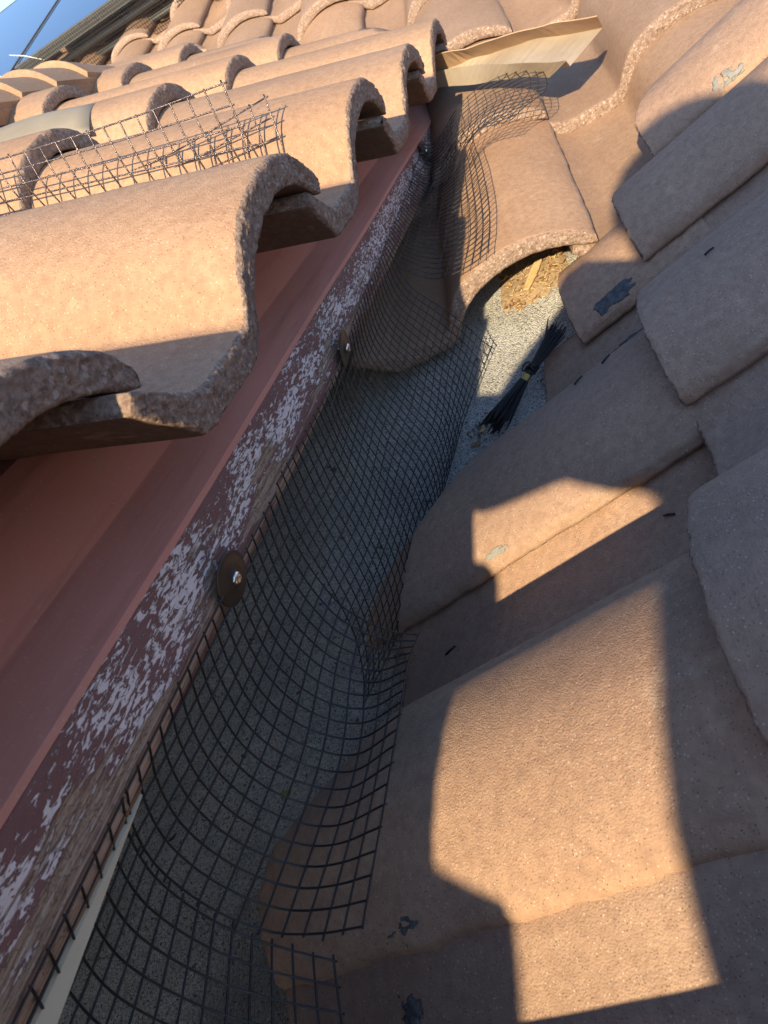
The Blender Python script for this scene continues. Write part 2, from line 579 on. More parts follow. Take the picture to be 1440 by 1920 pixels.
# felt: one sheet, the deck of the channel and of the valley with the side roof
xs = np.concatenate([np.linspace(-1.1, -.62, 12), np.linspace(-.6, .12, 110), np.linspace(.14, .5, 10)])
ys = np.concatenate([np.linspace(-.7, -.02, 12), np.linspace(0, 1.15, 160), np.linspace(1.17, 1.8, 12)])
XX, YY = np.meshgrid(xs, ys)
P = np.stack([XX.ravel(), YY.ravel(), np.zeros(XX.size)], 1)
za = np.array([main_z(x, y) for x, y in P[:, :2]]) - .022
zb = np.array([side_z(x) for x in P[:, 0]])
kk = .012
hh = np.clip(.5 + .5 * (za - zb) / kk / 2, 0, 1)
P[:, 2] = zb * (1 - hh) + za * hh + kk * hh * (1 - hh) + .0012 * noise(P, 26, 3) + .0005 * noise(P, 90, 4)
felt = link("roofing_felt", mesh_from("roofing_felt", P, grid_faces(len(ys), len(xs))), M_FELT, main_roof)
felt["label"] = "grey mineral surfaced felt on the floor of the channel"

TF = [tile_mesh("roof_tile", 44, 9, .42, None, 40 + i, .0012, 3, [M_TILE, M_END], .0022) for i in range(4)]


def place_main(m, j, me):
    a = math.radians(FP[m]) - math.radians(4.0 if m else 3.0)
    V = FH * math.cos(a) + FZ * math.sin(a)
    N = np.cross(FC, V)
    O = FROW[m] + .3 * j * FC - .046 * N
    wob = Matrix.Rotation(math.radians(rng.normal(0, .5)), 4, 'Z')
    return frame(O, V, N) @ wob


near_main = {(0, 0): tile_mesh("roof_tile", 84, 40, .42, None, 61, .0012, 6, [M_TILE, M_END], .0009),
             (1, 0): tile_mesh("roof_tile", 70, 30, .42, None, 62, .0012, 6, [M_TILE, M_END], .0009),
             (1, 1): tile_mesh("roof_tile", 84, 40, .42, None, 63, .0015, 6, [M_TILE, M_END], .0009)}
for m in range(0, 13):
    for j in range(-9, 3):
        mat = place_main(m, j, None)
        ctr = mat @ Vector((-.15, .2, .05))
        if (m, j) not in near_main:
            if ctr.z < dormer_z(ctr.x) - .05 and ctr.x > -1.0: continue
            if ctr.x < -1.0 and ctr.z < dormer_z(-1.0) - .25 + (ctr.x + 1) * .3: continue
            if ctr.z < side_z(ctr.x) + .02: continue
            if ctr.x > 1.2: continue
        me = near_main.get((m, j)) or TF[int(rng.integers(4))]
        o = link("roof_tile", me, None, main_roof, mat)

# ------------------------------------------------------------------ the dormer roof (left)
dormer = tag(empty("dormer_roof", (-.3, .6, -.2)),
             "terracotta tile roof on the left with its eave over the channel", "roof")
LE = .331
LTOP = np.array([-.197, .503, -.018])            # crest of the barrel nose of eave tile 1
cp, sp_ = math.cos(PITCH), math.sin(PITCH)
LV = np.array([-math.cos(TP), 0, math.sin(TP)]); LN = np.array([math.sin(TP), 0, math.cos(TP)]); LU = np.array([0, -1., 0])
TL = [tile_mesh("roof_tile", 48, 12, .40, None, 80 + i, .0016, 4, [M_TILE, M_END], .0016) for i in range(4)]
TL_near = {0: tile_mesh("roof_tile", 150, 40, .40, None, 91, .0011, 14, [M_TILE, M_END], .0022),
           1: tile_mesh("roof_tile", 150, 50, .40, None, 92, .0011, 16, [M_TILE, M_END], .0020),
           2: tile_mesh("roof_tile", 120, 40, .40, None, 93, .0010, 12, [M_TILE, M_END], .0020),
           3: tile_mesh("roof_tile", 90, 24, .40, None, 94, .0018, 6, [M_TILE, M_END], .0020)}


def valley_y(x):
    """plan line of the valley between dormer and main roof"""
    y = .9
    while main_z(x, y) < dormer_z(x) and y < 9: y += .02
    return y


VA = Vector((-.25, valley_y(-.25) - .05, 0)); VB = Vector((-1.1, valley_y(-1.1) - .12, 0))
vd = (VB - VA).normalized(); VN = Vector((-vd.y, vd.x, 0))
if VN.y < 0: VN = -VN
for m in range(3):
    for i in range(-9, 12):
        top = LTOP + np.array([0, .3 * (i - 1), 0]) + m * LE * np.array([-cp, 0, sp_])
        if m and i < 1: continue
        wy = rng.normal(0, .004) if not (m == 0 and i in (1, 2)) else 0
        if m == 0 and i <= 0:
            out_ = {0: -.014, -3: .050}.get(i, .013)
            top = top + np.array([math.cos(TP), 0, -math.sin(TP)]) * out_ + np.array([0, {0: .003, -1: 0., -2: 0.}.get(i, .07), 0])
        O = top - .085 * LU - .087 * LN + np.array([0, 0, rng.normal(0, .0012)])
        mat = frame(O, LV, LN) @ Matrix.Rotation(wy, 4, 'Z')
        near = mat @ Vector((-.33, 0, .05)); far = mat @ Vector((0, .4, .05))
        pts = [mat @ Vector(q) for q in ((0, 0, .05), (-.33, 0, .05), (0, .4, .05), (-.33, .4, .05))]
        sd = [(p - VA).dot(VN) for p in pts]
        if min(sd) > -.02: continue
        me = TL_near.get(i) if m == 0 and i in TL_near else TL[int(rng.integers(4))]
        if max(sd) > 0:
            me = bisect(me, mat, VA, VN)
            if me is None: continue
        link("roof_tile", me, None, dormer, mat)

# metal edge: deck sheet, crease, and the turned-down strip, one bent sheet
ey = np.linspace(-2.4, 1.62, 90)
sec = [(-.95, .110), (-.6, .010), (-.45, -.034), (-.348, -.0655), (-.336, -.0700), (-.330, -.0790), (-.320, -.1010), (-.3124, -.1178), (-.3106, -.1212), (-.3098, -.1226), (-.3085, -.1236), (-.300, -.1288), (-.288, -.1356), (-.2776, -.1424), (-.2772, -.1440), (-.2771, -.1462)]
dv = []
for y in ey:
    for (x, z) in sec:
        dv.append((x, y, z + .0006 * math.sin(y * 13) * (1 if x > -.32 else .3)))
dm = mesh_from("drip_edge", dv, grid_faces(len(ey), len(sec)))
drip = link("drip_edge", dm, M_DRIP, dormer, smooth=False)
so = drip.modifiers.new("thick", 'SOLIDIFY'); so.thickness = .0012; so.offset = -1
drip["label"] = "rust red painted metal flashing sheet below the eave tiles"
# nail dimples along the crease
for y in (.172, .512, .86):
    bg = Bag()
    V_, F_ = tube([(-.3128, y - .007, -.1150), (-.3115, y, -.1180), (-.3102, y + .006, -.1200)], [.0006, .0022, .0012], 8)
    bg.add(V_, F_)
    link("dimple", bg.mesh("dimple"), M_WASHER, dormer)
# deck, wall and rafter under the sheet
slab("deck", [(-.318, -2.4, dormer_z(-.318) - .004), (-.318, 1.62, dormer_z(-.318) - .004), (-1.0, 1.62, dormer_z(-1.0) - .004), (-1.0, -2.4, dormer_z(-1.0) - .004)], .018, M_WOOD, dormer, n=(sp_, 0, cp))
slab("wall", [(-.98, -2.4, .1), (-.98, 2.2, .1), (-.98, 2.2, -1.6), (-.98, -2.4, -1.6)], .12, M_STUCCO, dormer, n=(1, 0, 0))
# fascia board: slightly worn, bowed lower edge, built with its own origin at the bottom front edge
fb = bmesh.new()
fy = np.linspace(-2.4, 1.75, 320)
prof_f = [(-.000, .0555), (0, .050), (0, .040), (0, .030), (0, .020), (-.0003, .012), (-.0012, .006), (-.0035, .0016), (-.008, 0), (-.036, 0), (-.036, .0555)]
fv = []
for y in fy:
    q = np.array([[x, 0, z] for x, z in prof_f])
    nz = noise(np.stack([np.full(len(prof_f), y * 1.), np.array([p[0] for p in prof_f]) * 9, np.array([p[1] for p in prof_f])], 1), 55, 7)
    for (x, z), n_ in zip(prof_f, nz):
        fv.append((x + .0006 * n_ * (1 if z < .05 else 0), y, z + (.0012 * n_ if z < .008 else 0)))
fm = mesh_from("fascia_board", fv, np.vstack([grid_faces(len(fy), len(prof_f)), np.stack([np.arange(len(fy) - 1) * len(prof_f) + len(prof_f) - 1, np.arange(len(fy) - 1) * len(prof_f), np.arange(1, len(fy)) * len(prof_f), np.arange(1, len(fy)) * len(prof_f) + len(prof_f) - 1], 1)]))
bm = bmesh.new(); bm.from_mesh(fm); bmesh.ops.recalc_face_normals(bm, faces=bm.faces); bm.to_mesh(fm); bm.free()
fas = link("fascia_board", fm, M_FASCIA, dormer, Matrix.Translation((-.2785, 0, -.2000)))
fas["label"] = "maroon fascia board with flaking white paint and bare wood edge"
# pale metal strip below the board, near the camera
sv = []
for y in np.concatenate([[-.9, -.3, -.1], np.linspace(0, .18, 9)]):
    w = max(.0008, .015 - max(0, y - .04) * .105)
    sv += [(-.2865, y, -.1995), (-.2835, y, -.2015), (-.2845, y, -.2015 - w), (-.2875, y, -.2005 - w)]
ny = 12
sf = np.vstack([np.stack([np.arange(ny - 1) * 4 + a, np.arange(ny - 1) * 4 + (a + 1) % 4, np.arange(1, ny) * 4 + (a + 1) % 4, np.arange(1, ny) * 4 + a], 1) for a in range(4)])
st = link("trim_strip", mesh_from("trim_strip", sv, sf), M_STRIP, dormer, smooth=False)
st["label"] = "pale beige trim strip under the fascia board"

# ridge caps on top of the dormer
def ridge_cap(y0, x0, z0, ln=.36):
    pr = [(-.10, -.045), (-.085, -.008), (-.045, .022), (.0, .030), (.040, .024), (.075, .002), (.10, -.030)]
    pr, _ = catmull(pr, 19)
    v = []
    for t in np.linspace(0, 1, 8):
        for s in (0, 1):
            for (x, z) in (pr if s == 0 else pr[::-1]):
                k_ = 1 - .10 * t
                v.append((x * k_ * (1 - .14 * s), t * ln, z * k_ - .018 * s - .03 * t))
    n = 38
    f = []
    for a in range(7):
        for b in range(n):
            f.append((a * n + b, a * n + (b + 1) % n, (a + 1) * n + (b + 1) % n, (a + 1) * n + b))
    for b in range(18):
        f.append((b, n - 1 - b, n - 2 - b, b + 1)); q = 7 * n
        f.append((q + b, q + b + 1, q + n - 2 - b, q + n - 1 - b))
    me = mesh_from("ridge_cap", v, f)
    bm = bmesh.new(); bm.from_mesh(me); bmesh.ops.recalc_face_normals(bm, faces=bm.faces); bm.to_mesh(me); bm.free()
    return link("ridge_cap", me, M_TILE, dormer, Matrix.Translation((x0, y0, z0)), smooth=False)


for y0, ln in ((1.13, .30), (1.25, .30), (1.37, .30), (1.49, .30), (1.61, .17)):
    ridge_cap(y0, -.97, .272, ln)

# grey flashing scrap bent over a barrel of the second course
P = []
for t in np.linspace(0, 1, 14):
    for s in np.linspace(0, 1, 12):
        x = -.585 - .30 * t - .03 * s
        y = .995 + .16 * s
        z = .100 + .30 * (-.585 - x) * .95 + .030 * math.sin(s * 2.6 + .3) + .006 * math.sin(t * 5)
        P.append((x, y, z - .012 * (1 - s)))
fl = link("flashing_scrap", mesh_from("flashing_scrap", P, grid_faces(14, 12)), M_LEAD)
so = fl.modifiers.new("thick", 'SOLIDIFY'); so.thickness = .002
tag(fl, "grey bent flashing sheet tucked between the dormer tiles", "flashing")

# ------------------------------------------------------------------ the side roof (right)
side = tag(empty("side_roof", (.0, .4, -.4)),
           "shaded terracotta tile roof rising to the right of the channel", "roof")
RV = np.array([math.cos(TP), 0, math.sin(TP)]); RN = np.array([-math.sin(TP), 0, math.cos(TP)]); RU = np.array([0, 1., 0])
R1 = np.array([-.361, .1925, -.421])             # free lip of the barrel nose, tile 0 of the lower course
RC = np.array([.336, .011, .129])
MR = [M_TILE_R, M_END]
side_tiles = {
    (0, -1): ([(0, 0), (.33, 0)], 101), (0, 0): ([(0, 0), (.045, -.008), (.075, .004), (.13, .075), (.17, .088), (.2, .06), (.225, .036), (.33, .028)], 102),
    (0, 1): ([(0, 0), (.02, .018), (.05, .058), (.09, .112), (.14, .15), (.20, .165), (.26, .185), (.33, .21)], 103),
    (0, 2): ([(0, .262), (.33, .262)], 104),
    (1, -1): (None, 105), (1, 0): (None, 106), (1, 1): (None, 107), (1, 2): (None, 108), (1, 3): ([(0, .050), (.05, .052), (.10, .075), (.2, .12), (.33, .17)], 109),
    (2, -1): (None, 111), (2, 0): (None, 112), (2, 1): (None, 113), (2, 2): (None, 114), (2, 3): (None, 115), (2, 4): ([(0, .0), (.33, .1)], 116),
    (3, 1): (None, 117), (3, 2): (None, 118), (3, 3): (None, 119), (3, 4): (None, 120), (1, -2): (None, 121), (0, -2): (None, 122), (2, -2): (None, 123)}
SIDE = {}
for (m, j), (fr, sd) in side_tiles.items():
    O = R1 + m * RC + np.array([0, .3 * j - (.022 if (m, j) == (0, -1) else 0), 0]) - .046 * RN
    if (m, j) == (1, 3): O = O + np.array([-.005, -.145, .030])
    mat = frame(O, RV, RN) @ Matrix.Rotation(rng.normal(0, .004), 4, 'Z')
    hi = m < 2 and j > -2
    me = tile_mesh("roof_tile", 110 if hi else 40, 46 if hi else 8, .42, fr, sd, .0010, 5, MR, .0015)
    link("roof_tile", me, None, side, mat)
    SIDE[(m, j)] = mat
slab("deck", [(.13, -.9, side_z(.13) - .006), (2.2, -.9, side_z(2.2) - .006), (2.2, 2.6, side_z(2.2) - .006), (.13, 2.6, side_z(.13) - .006)], .02, M_WOOD, side, n=(-sp_, 0, cp))

# ------------------------------------------------------------------ wire mesh
CELL = .0118


def sheet(sections, cell=CELL, rad=.00066, name="wire_mesh", mat=M_WIRE, label="", over=.3, jitter=.00022, seed=0, group=None, skip=None):
    S = []
    wid = max(catmull(s, 8)[1] for s in sections)
    nc = int(round(wid / cell))
    fine = 4
    R_ = np.array([catmull(s, nc * fine + 1)[0] for s in sections])          # sections x across
    left = R_[:, 0]
    L_, ln = catmull(left, 200)
    nl = int(round(ln / cell))
    # interpolate sections smoothly along
    cols = np.stack([catmull(R_[:, k], nl * fine + 1)[0] for k in range(R_.shape[1])], 1)   # along x across
    nzz = np.stack([noise(cols.reshape(-1, 3), 30, seed + q).reshape(cols.shape[:2]) for q in range(3)], -1)
    nz2 = np.stack([noise(cols.reshape(-1, 3), 9, seed + 7 + q).reshape(cols.shape[:2]) for q in range(3)], -1)
    cols = cols + jitter * nzz + jitter * 2.2 * nz2
    root = empty(name, tuple(cols[0, 0]))
    r2 = np.random.default_rng(seed)
    a, b = Bag(), Bag()
    for k in range(0, nc + 1):
        P = cols[:, k * fine]
        if skip: P = P[skip(k, nc, len(P))]
        if len(P) < 3: continue
        e0 = P[0] + (P[0] - P[1]) * fine * over * r2.uniform(.2, 1.2); e1 = P[-1] + (P[-1] - P[-2]) * fine * over * r2.uniform(.2, 1.2)
        a.add(*tube(np.vstack([e0, P, e1]), rad, 5))
    for k in range(0, nl + 1):
        P = cols[k * fine]
        e0 = P[0] + (P[0] - P[1]) * fine * over * r2.uniform(0, .8); e1 = P[-1] + (P[-1] - P[-2]) * fine * over * r2.uniform(0, .8)
        b.add(*tube(np.vstack([e0, P, e1]), rad, 5))
    oa = link("lengthwise_wires", a.mesh("lengthwise_wires"), mat, root); oa["kind"] = "stuff"
    ob = link("crosswise_wires", b.mesh("crosswise_wires"), mat, root); ob["kind"] = "stuff"
    tag(root, label, "wire mesh", group)
    return cols


def S3(y, pts): return [(x, y, z) for x, z in pts]


sheet([S3(.03, [(-.2735, -.186), (-.298, -.228), (-.304, -.262), (-.288, -.302), (-.262, -.326), (-.236, -.340)]),
       S3(.10, [(-.2735, -.186), (-.298, -.226), (-.305, -.258), (-.292, -.300), (-.264, -.326), (-.236, -.340)]),
       S3(.1655, [(-.2735, -.186), (-.292, -.212), (-.304, -.246), (-.301, -.283), (-.284, -.312), (-.258, -.334)])],
      label="short black wire mesh flap at the bottom of the picture, nearest the camera", seed=10)
sheet([S3(.170, [(-.2735, -.186), (-.292, -.212), (-.304, -.245), (-.301, -.282), (-.284, -.308), (-.256, -.315), (-.229, -.313)]),
       S3(.268, [(-.2735, -.186), (-.288, -.221), (-.297, -.261), (-.289, -.295), (-.262, -.315), (-.224, -.304)]),
       S3(.345, [(-.2735, -.187), (-.286, -.226), (-.291, -.262), (-.284, -.297), (-.262, -.318), (-.236, -.318)]),
       S3(.395, [(-.2735, -.188), (-.284, -.226), (-.288, -.266), (-.284, -.298), (-.266, -.326), (-.247, -.338)])],
      label="black wire mesh strip below the first washer, curved from fascia to the big tile", seed=11)
sheet([S3(.405, [(-.2735, -.186), (-.284, -.228), (-.290, -.276), (-.300, -.328), (-.318, -.372), (-.338, -.405)]),
       S3(.50, [(-.2735, -.190), (-.281, -.238), (-.285, -.288), (-.292, -.335), (-.306, -.378), (-.322, -.412)]),
       S3(.60, [(-.2735, -.188), (-.284, -.222), (-.281, -.272), (-.276, -.320), (-.284, -.362), (-.296, -.392)]),
       S3(.70, [(-.2735, -.180), (-.285, -.226), (-.274, -.284), (-.266, -.330), (-.276, -.370), (-.290, -.396)]),
       S3(.79, [(-.2735, -.178), (-.281, -.226), (-.262, -.282), (-.253, -.322), (-.255, -.352), (-.262, -.372)]),
       [(-.2735, .865, -.178), (-.270, .860, -.225), (-.246, .858, -.270), (-.233, .862, -.302), (-.226, .866, -.326), (-.220, .872, -.342)]],
      label="black wire mesh strip in the middle of the channel, under the second washer", seed=12, jitter=.00025, rad=.00054)
sheet([S3(.862, [(-.2735, -.175), (-.268, -.204), (-.242, -.232), (-.203, -.238), (-.172, -.233)]),
       S3(.95, [(-.2735, -.172), (-.266, -.198), (-.240, -.218), (-.203, -.222), (-.165, -.208)]),
       S3(1.04, [(-.2735, -.168), (-.264, -.190), (-.240, -.204), (-.203, -.200), (-.170, -.186)]),
       S3(1.13, [(-.2735, -.164), (-.262, -.184), (-.240, -.192), (-.206, -.180), (-.180, -.162)])],
      label="black wire mesh strip laid over the barrel of the lowest main roof tile", seed=13, jitter=.0006, rad=.00056)
sheet([S3(1.10, [(-.2735, -.162), (-.262, -.180), (-.240, -.188), (-.205, -.170), (-.165, -.150), (-.12, -.155)]),
       S3(1.18, [(-.2735, -.158), (-.262, -.174), (-.236, -.172), (-.195, -.152), (-.14, -.142), (-.075, -.156)]),
       S3(1.27, [(-.2735, -.152), (-.260, -.160), (-.235, -.150), (-.195, -.130), (-.15, -.122), (-.08, -.132)])],
      label="crumpled wire mesh at the far end of the channel, beneath the valley sheet", seed=14, jitter=.0026, rad=.00056)
sheet([[(-.262, .660, .037), (-.265, .655, .0), (-.268, .664, -.040), (-.266, .690, -.048), (-.262, .708, -.026), (-.258, .720, .013)],
       [(-.365, .660, .060), (-.369, .655, .030), (-.371, .663, -.006), (-.372, .690, -.016), (-.372, .708, .0), (-.372, .720, .020)],
       [(-.48, .660, .090), (-.48, .655, .062), (-.48, .665, .028), (-.48, .690, .018), (-.48, .708, .030), (-.48, .720, .042)],
       [(-.64, .660, .138), (-.64, .655, .110), (-.64, .665, .076), (-.64, .690, .066), (-.64, .708, .078), (-.64, .720, .090)]],
      mat=M_WIRE_L, cell=.0162, rad=.00078, label="loose folded strip of wire mesh lying between two sunlit dormer tiles", seed=15, jitter=.00025)

# ------------------------------------------------------------------ fender washers with screws on the fascia
def washer(y, z, tilt, label, r=.0165):
    root = empty("fender_washer", (-.272, y, z))
    n = Vector((1, tilt[0], tilt[1])).normalized()
    q = n.to_track_quat('Z', 'Y').to_matrix().to_4x4()
    prf = [(.0026, .0016), (.0045, .0022), (.0065, .0010), (.0120, .0002), (.0158, .0000), (r, -.0004), (r, -.0012), (.0158, -.0014), (.0120, -.0012), (.0026, -.0004)]
    k = 48
    v = [(a * math.cos(t), a * math.sin(t), b) for a, b in prf for t in np.linspace(0, 2 * math.pi, k, endpoint=False)]
    f = []
    for i in range(len(prf)):
        for j in range(k):
            i2 = (i + 1) % len(prf)
            f.append((i * k + j, i * k + (j + 1) % k, i2 * k + (j + 1) % k, i2 * k + j))
    me = mesh_from("disc", v, f)
    bm = bmesh.new(); bm.from_mesh(me); bmesh.ops.recalc_face_normals(bm, faces=bm.faces); bm.to_mesh(me); bm.free()
    link("disc", me, M_WASHER, root, Matrix.Translation(root.location) @ q)
    hp = [(.0042, .0010), (.0044, .0024), (.0040, .0034), (.0028, .0042), (.0012, .0046), (.0008, .0036), (0.0001, .0032)]
    v = [(a * math.cos(t), a * math.sin(t), b) for a, b in hp for t in np.linspace(0, 2 * math.pi, 24, endpoint=False)]
    f = [(i * 24 + j, i * 24 + (j + 1) % 24, (i + 1) * 24 + (j + 1) % 24, (i + 1) * 24 + j) for i in range(len(hp) - 1) for j in range(24)]
    # shank into the board
    V_, F_ = tube([(0, 0, .0015), (0, 0, -.012)], .0018, 8)
    bg = Bag(); bg.add(v, f); bg.add(V_, F_)
    link("screw", bg.mesh("screw"), M_SCREW, root, Matrix.Translation(root.location) @ q)
    tag(root, label, "washer", "washers holding the mesh to the fascia")


washer(.308, -.186, (-.10, -.34), "brown washer with shiny screw nearest the camera, on the lower edge of the fascia")
washer(.614, -.186, (.03, -.44), "washer seen almost edge on at the middle of the fascia board")
washer(1.262, -.160, (.05, .0), "small distant washer with a bright glint at the far end of the fascia")

# ------------------------------------------------------------------ valley sheet
rowsV = [[(-.42, 1.53, -.005), (-.30, 1.44, -.040), (-.1755, 1.3441, -.0692), (-.1596, 1.3340, -.0725), (-.064, 1.2785, -.0930), (.0144, 1.2263, -.1164)],
         [(-.42, 1.53, -.035), (-.30, 1.45, -.064), (-.1898, 1.3842, -.0892), (-.1731, 1.3766, -.0909), (-.0729, 1.3252, -.1110), (.0165, 1.2608, -.1375)],
         [(-.45, 1.53, -.045), (-.32, 1.45, -.072), (-.2129, 1.39, -.0944), (-.1766, 1.3634, -.1022), (-.1122, 1.2799, -.1258), (-.0382, 1.2206, -.1540)],
         [(-.45, 1.51, -.038), (-.32, 1.43, -.064), (-.2101, 1.3612, -.0856), (-.1703, 1.3292, -.0950), (-.1074, 1.2505, -.1172), (-.0400, 1.1960, -.1440)],
         [(-.47, 1.52, -.052), (-.34, 1.44, -.079), (-.2451, 1.3939, -.1011), (-.1815, 1.3361, -.1172), (-.117, 1.2777, -.1347), (-.0675, 1.2391, -.1540)]]
V_ = np.array([catmull(np.array(r), 40)[0] for r in rowsV])
V_ = V_ + np.stack([0 * V_[..., 0], 0 * V_[..., 0], .0022 * noise(V_.reshape(-1, 3), 30, 5).reshape(V_.shape[:2])], -1)
vs_ = link("valley_sheet", mesh_from("valley_sheet", V_.reshape(-1, 3), grid_faces(5, 40)), [M_SHEET, M_SHEET2], smooth=False)
mi = np.zeros(4 * 39, int); mi[:39] = 1
vs_.data.polygons.foreach_set("material_index", mi)
so = vs_.modifiers.new("thick", 'SOLIDIFY'); so.thickness = .0014
tag(vs_, "bent tan metal valley sheet sticking out above the far end of the channel", "flashing")

# ------------------------------------------------------------------ solar panels with their mesh skirt, far left
pa = np.array([-2.30, 3.432, .698]); pb = np.array([-.90, 3.136, .564])
pe = (pb - pa) / np.linalg.norm(pb - pa)
pu = np.array([.02, .949, .316]); pu /= np.linalg.norm(pu)
pn = np.cross(pe, pu); pn /= np.linalg.norm(pn)


def panel(o, w, h, label):
    root = empty("solar_panel", tuple(o))
    def box(name, a, b, c0, c1, z0, z1, mat):
        v = [o + pe * x + pu * y + pn * z for z in (z0, z1) for x, y in ((a, c0), (b, c0), (b, c1), (a, c1))]
        me = mesh_from(name, v, [(3, 2, 1, 0), (4, 5, 6, 7), (0, 1, 5, 4), (1, 2, 6, 5), (2, 3, 7, 6), (3, 0, 4, 7)])
        return link(name, me, mat, root, smooth=False)
    box("glass", .012, w - .012, .012, h - .012, -.006, -.002, M_GLASS)
    box("frame_rail", 0, w, 0, .012, -.04, 0, M_FRAME)
    box("frame_rail", 0, w, h - .012, h, -.04, 0, M_FRAME)
    box("frame_rail", 0, .012, .0121, h - .0121, -.04, 0, M_FRAME)
    box("frame_rail", w - .012, w, .0121, h - .0121, -.04, 0, M_FRAME)
    box("backsheet", .013, w - .013, .013, h - .013, -.0085, -.0065, M_WHITE)
    tag(root, label, "solar panel", "solar panels on the main roof")
    return root


gapx = .183
panel(pa + pe * (gapx + .008), 1.40, 1.65, "blue solar panel right of the panel joint, its grey edge rail above the mesh skirt")
panel(pa + pe * (gapx - 1.42), 1.40, 1.65, "blue solar panel left of the panel joint, at the picture corner")
# skirt of mesh from the panel edge down to the tiles
nx = int(1.62 / .0127)
a_, b_ = Bag(), Bag()
org = pa + pe * .05 - pu * .012
def skirt_pt(x, d): return org + pe * x - pn * (.004 + d) - pu * (.10 * d)
for i in range(nx):
    a_.add(*tube([skirt_pt(i * .0127, 0), skirt_pt(i * .0127, .10), skirt_pt(i * .0127, .20)], .0011, 4))
for k in range(16):
    b_.add(*tube([skirt_pt(0, k * .0127), skirt_pt(.8, k * .0127), skirt_pt(1.6, k * .0127)], .0011, 4))
sk = empty("mesh_skirt", tuple(org))
x_ = link("upright_wires", a_.mesh("upright_wires"), M_WIRE, sk); x_["kind"] = "stuff"
x_ = link("lengthwise_wires", b_.mesh("lengthwise_wires"), M_WIRE, sk); x_["kind"] = "stuff"
tag(sk, "dark mesh skirt closing the gap under the solar panel edge", "wire mesh")
cd = Bag()
for dz in (.075, .125):
    cd.add(*tube([org + pe * x - pn * (.02 + dz) + pu * .10 for x in (.1, .8, 1.6)], .012, 10))
co_ = link("conduit", cd.mesh("conduit"), M_FRAME)
tag(co_, "two grey conduit pipes behind the mesh skirt under the panel", "conduit")
for q, (x, d, l) in enumerate(((.22, -.01, .13), (.02, -.02, .12))):
    bb = Bag(); p0 = skirt_pt(x, 0)
    bb.add(*tube([p0 + pn * .05 - pe * .04, p0 + pn * .02 + pe * .02, p0 - pn * .03 + pe * .09], .0016, 6))
    t_ = link("cable_tie", bb.mesh("cable_tie"), M_WHITE)
    tag(t_, ("white cable tie tail on the panel edge beside the joint", "white cable tie tail at the left picture edge")[q], "cable tie")

# ------------------------------------------------------------------ small things
PT = prof(TOP, 200)


def on_tile(mat, u, v, lift=0.):
    h = np.interp(u, PT[:, 0], PT[:, 1]) + lift
    return np.array(mat @ Vector((-u, v, h)))


def smear(name, key, centre, ru, rv, seed, mat, label, cat, lift=.0011):
    """a thin crust stuck to a tile of the side roof, ragged outline"""
    M = SIDE[key]; q = M.inverted() @ Vector(centre); u0, v0 = -q.x, q.y
    nu_, nv_ = 26, 40
    U, Vv = np.meshgrid(np.linspace(-1.15, 1.15, nu_), np.linspace(-1.15, 1.15, nv_))
    pn_ = np.stack([U.ravel() * 1.6, Vv.ravel() * 1.6, np.full(U.size, seed * 3.1)], 1)
    val = .85 - (U.ravel() ** 2 + Vv.ravel() ** 2) + 1.0 * noise(pn_, 1.3, seed) + .7 * noise(pn_, 3.2, seed + 1)
    val = val.reshape(U.shape)
    P_ = []
    for a in range(nv_):
        for b in range(nu_):
            u = min(max(u0 + U[a, b] * ru, .0005), .326)
            P_.append(on_tile(M, u, v0 + Vv[a, b] * rv, lift * min(1, max(.1, val[a, b] * 1.6))))
    F_ = [f for f, k_ in zip(grid_faces(nv_, nu_, 0, True), ((val[:-1, :-1] + val[1:, 1:]) / 2).ravel()) if k_ > .12]
    o = link(name, mesh_from(name, P_, F_), mat)
    md = o.modifiers.new("thick", 'SOLIDIFY'); md.thickness = .0012; md.offset = -1
    return tag(o, label, cat)


smear("sealant_smear", (0, 2), (-.066, .801, -.325), .007, .026, 3, M_TAR, "dark blue grey sealant smear along the lip of the short cut tile", "sealant")
smear("sealant_smear", (0, 1), (-.064, .768, -.350), .006, .024, 5, M_TAR, "dark sealant smear on the pan just below the short cut tile", "sealant")
smear("sealant_smear", (0, 0), (-.241, .198, -.380), .006, .016, 8, M_TAR, "dark sealant dab on the lip of the nearest big tile", "sealant")
smear("sealant_smear", (0, -1), (-.2500, .170, -.402), .008, .010, 9, M_TAR, "dark sealant patch on the pan under the nearest big tile", "sealant")
smear("mortar_dab", (0, 1), (-.197, .497, -.378), .0022, .012, 12, M_MORTAR, "pale grey mortar streak on the tile lip in the upper sun patch", "mortar")
smear("mortar_dab", (1, 3), (.105, .962, -.19), .010, .020, 14, M_MORTAR, "grey green mortar dab on the cut tile by the head shadow", "mortar", .002)

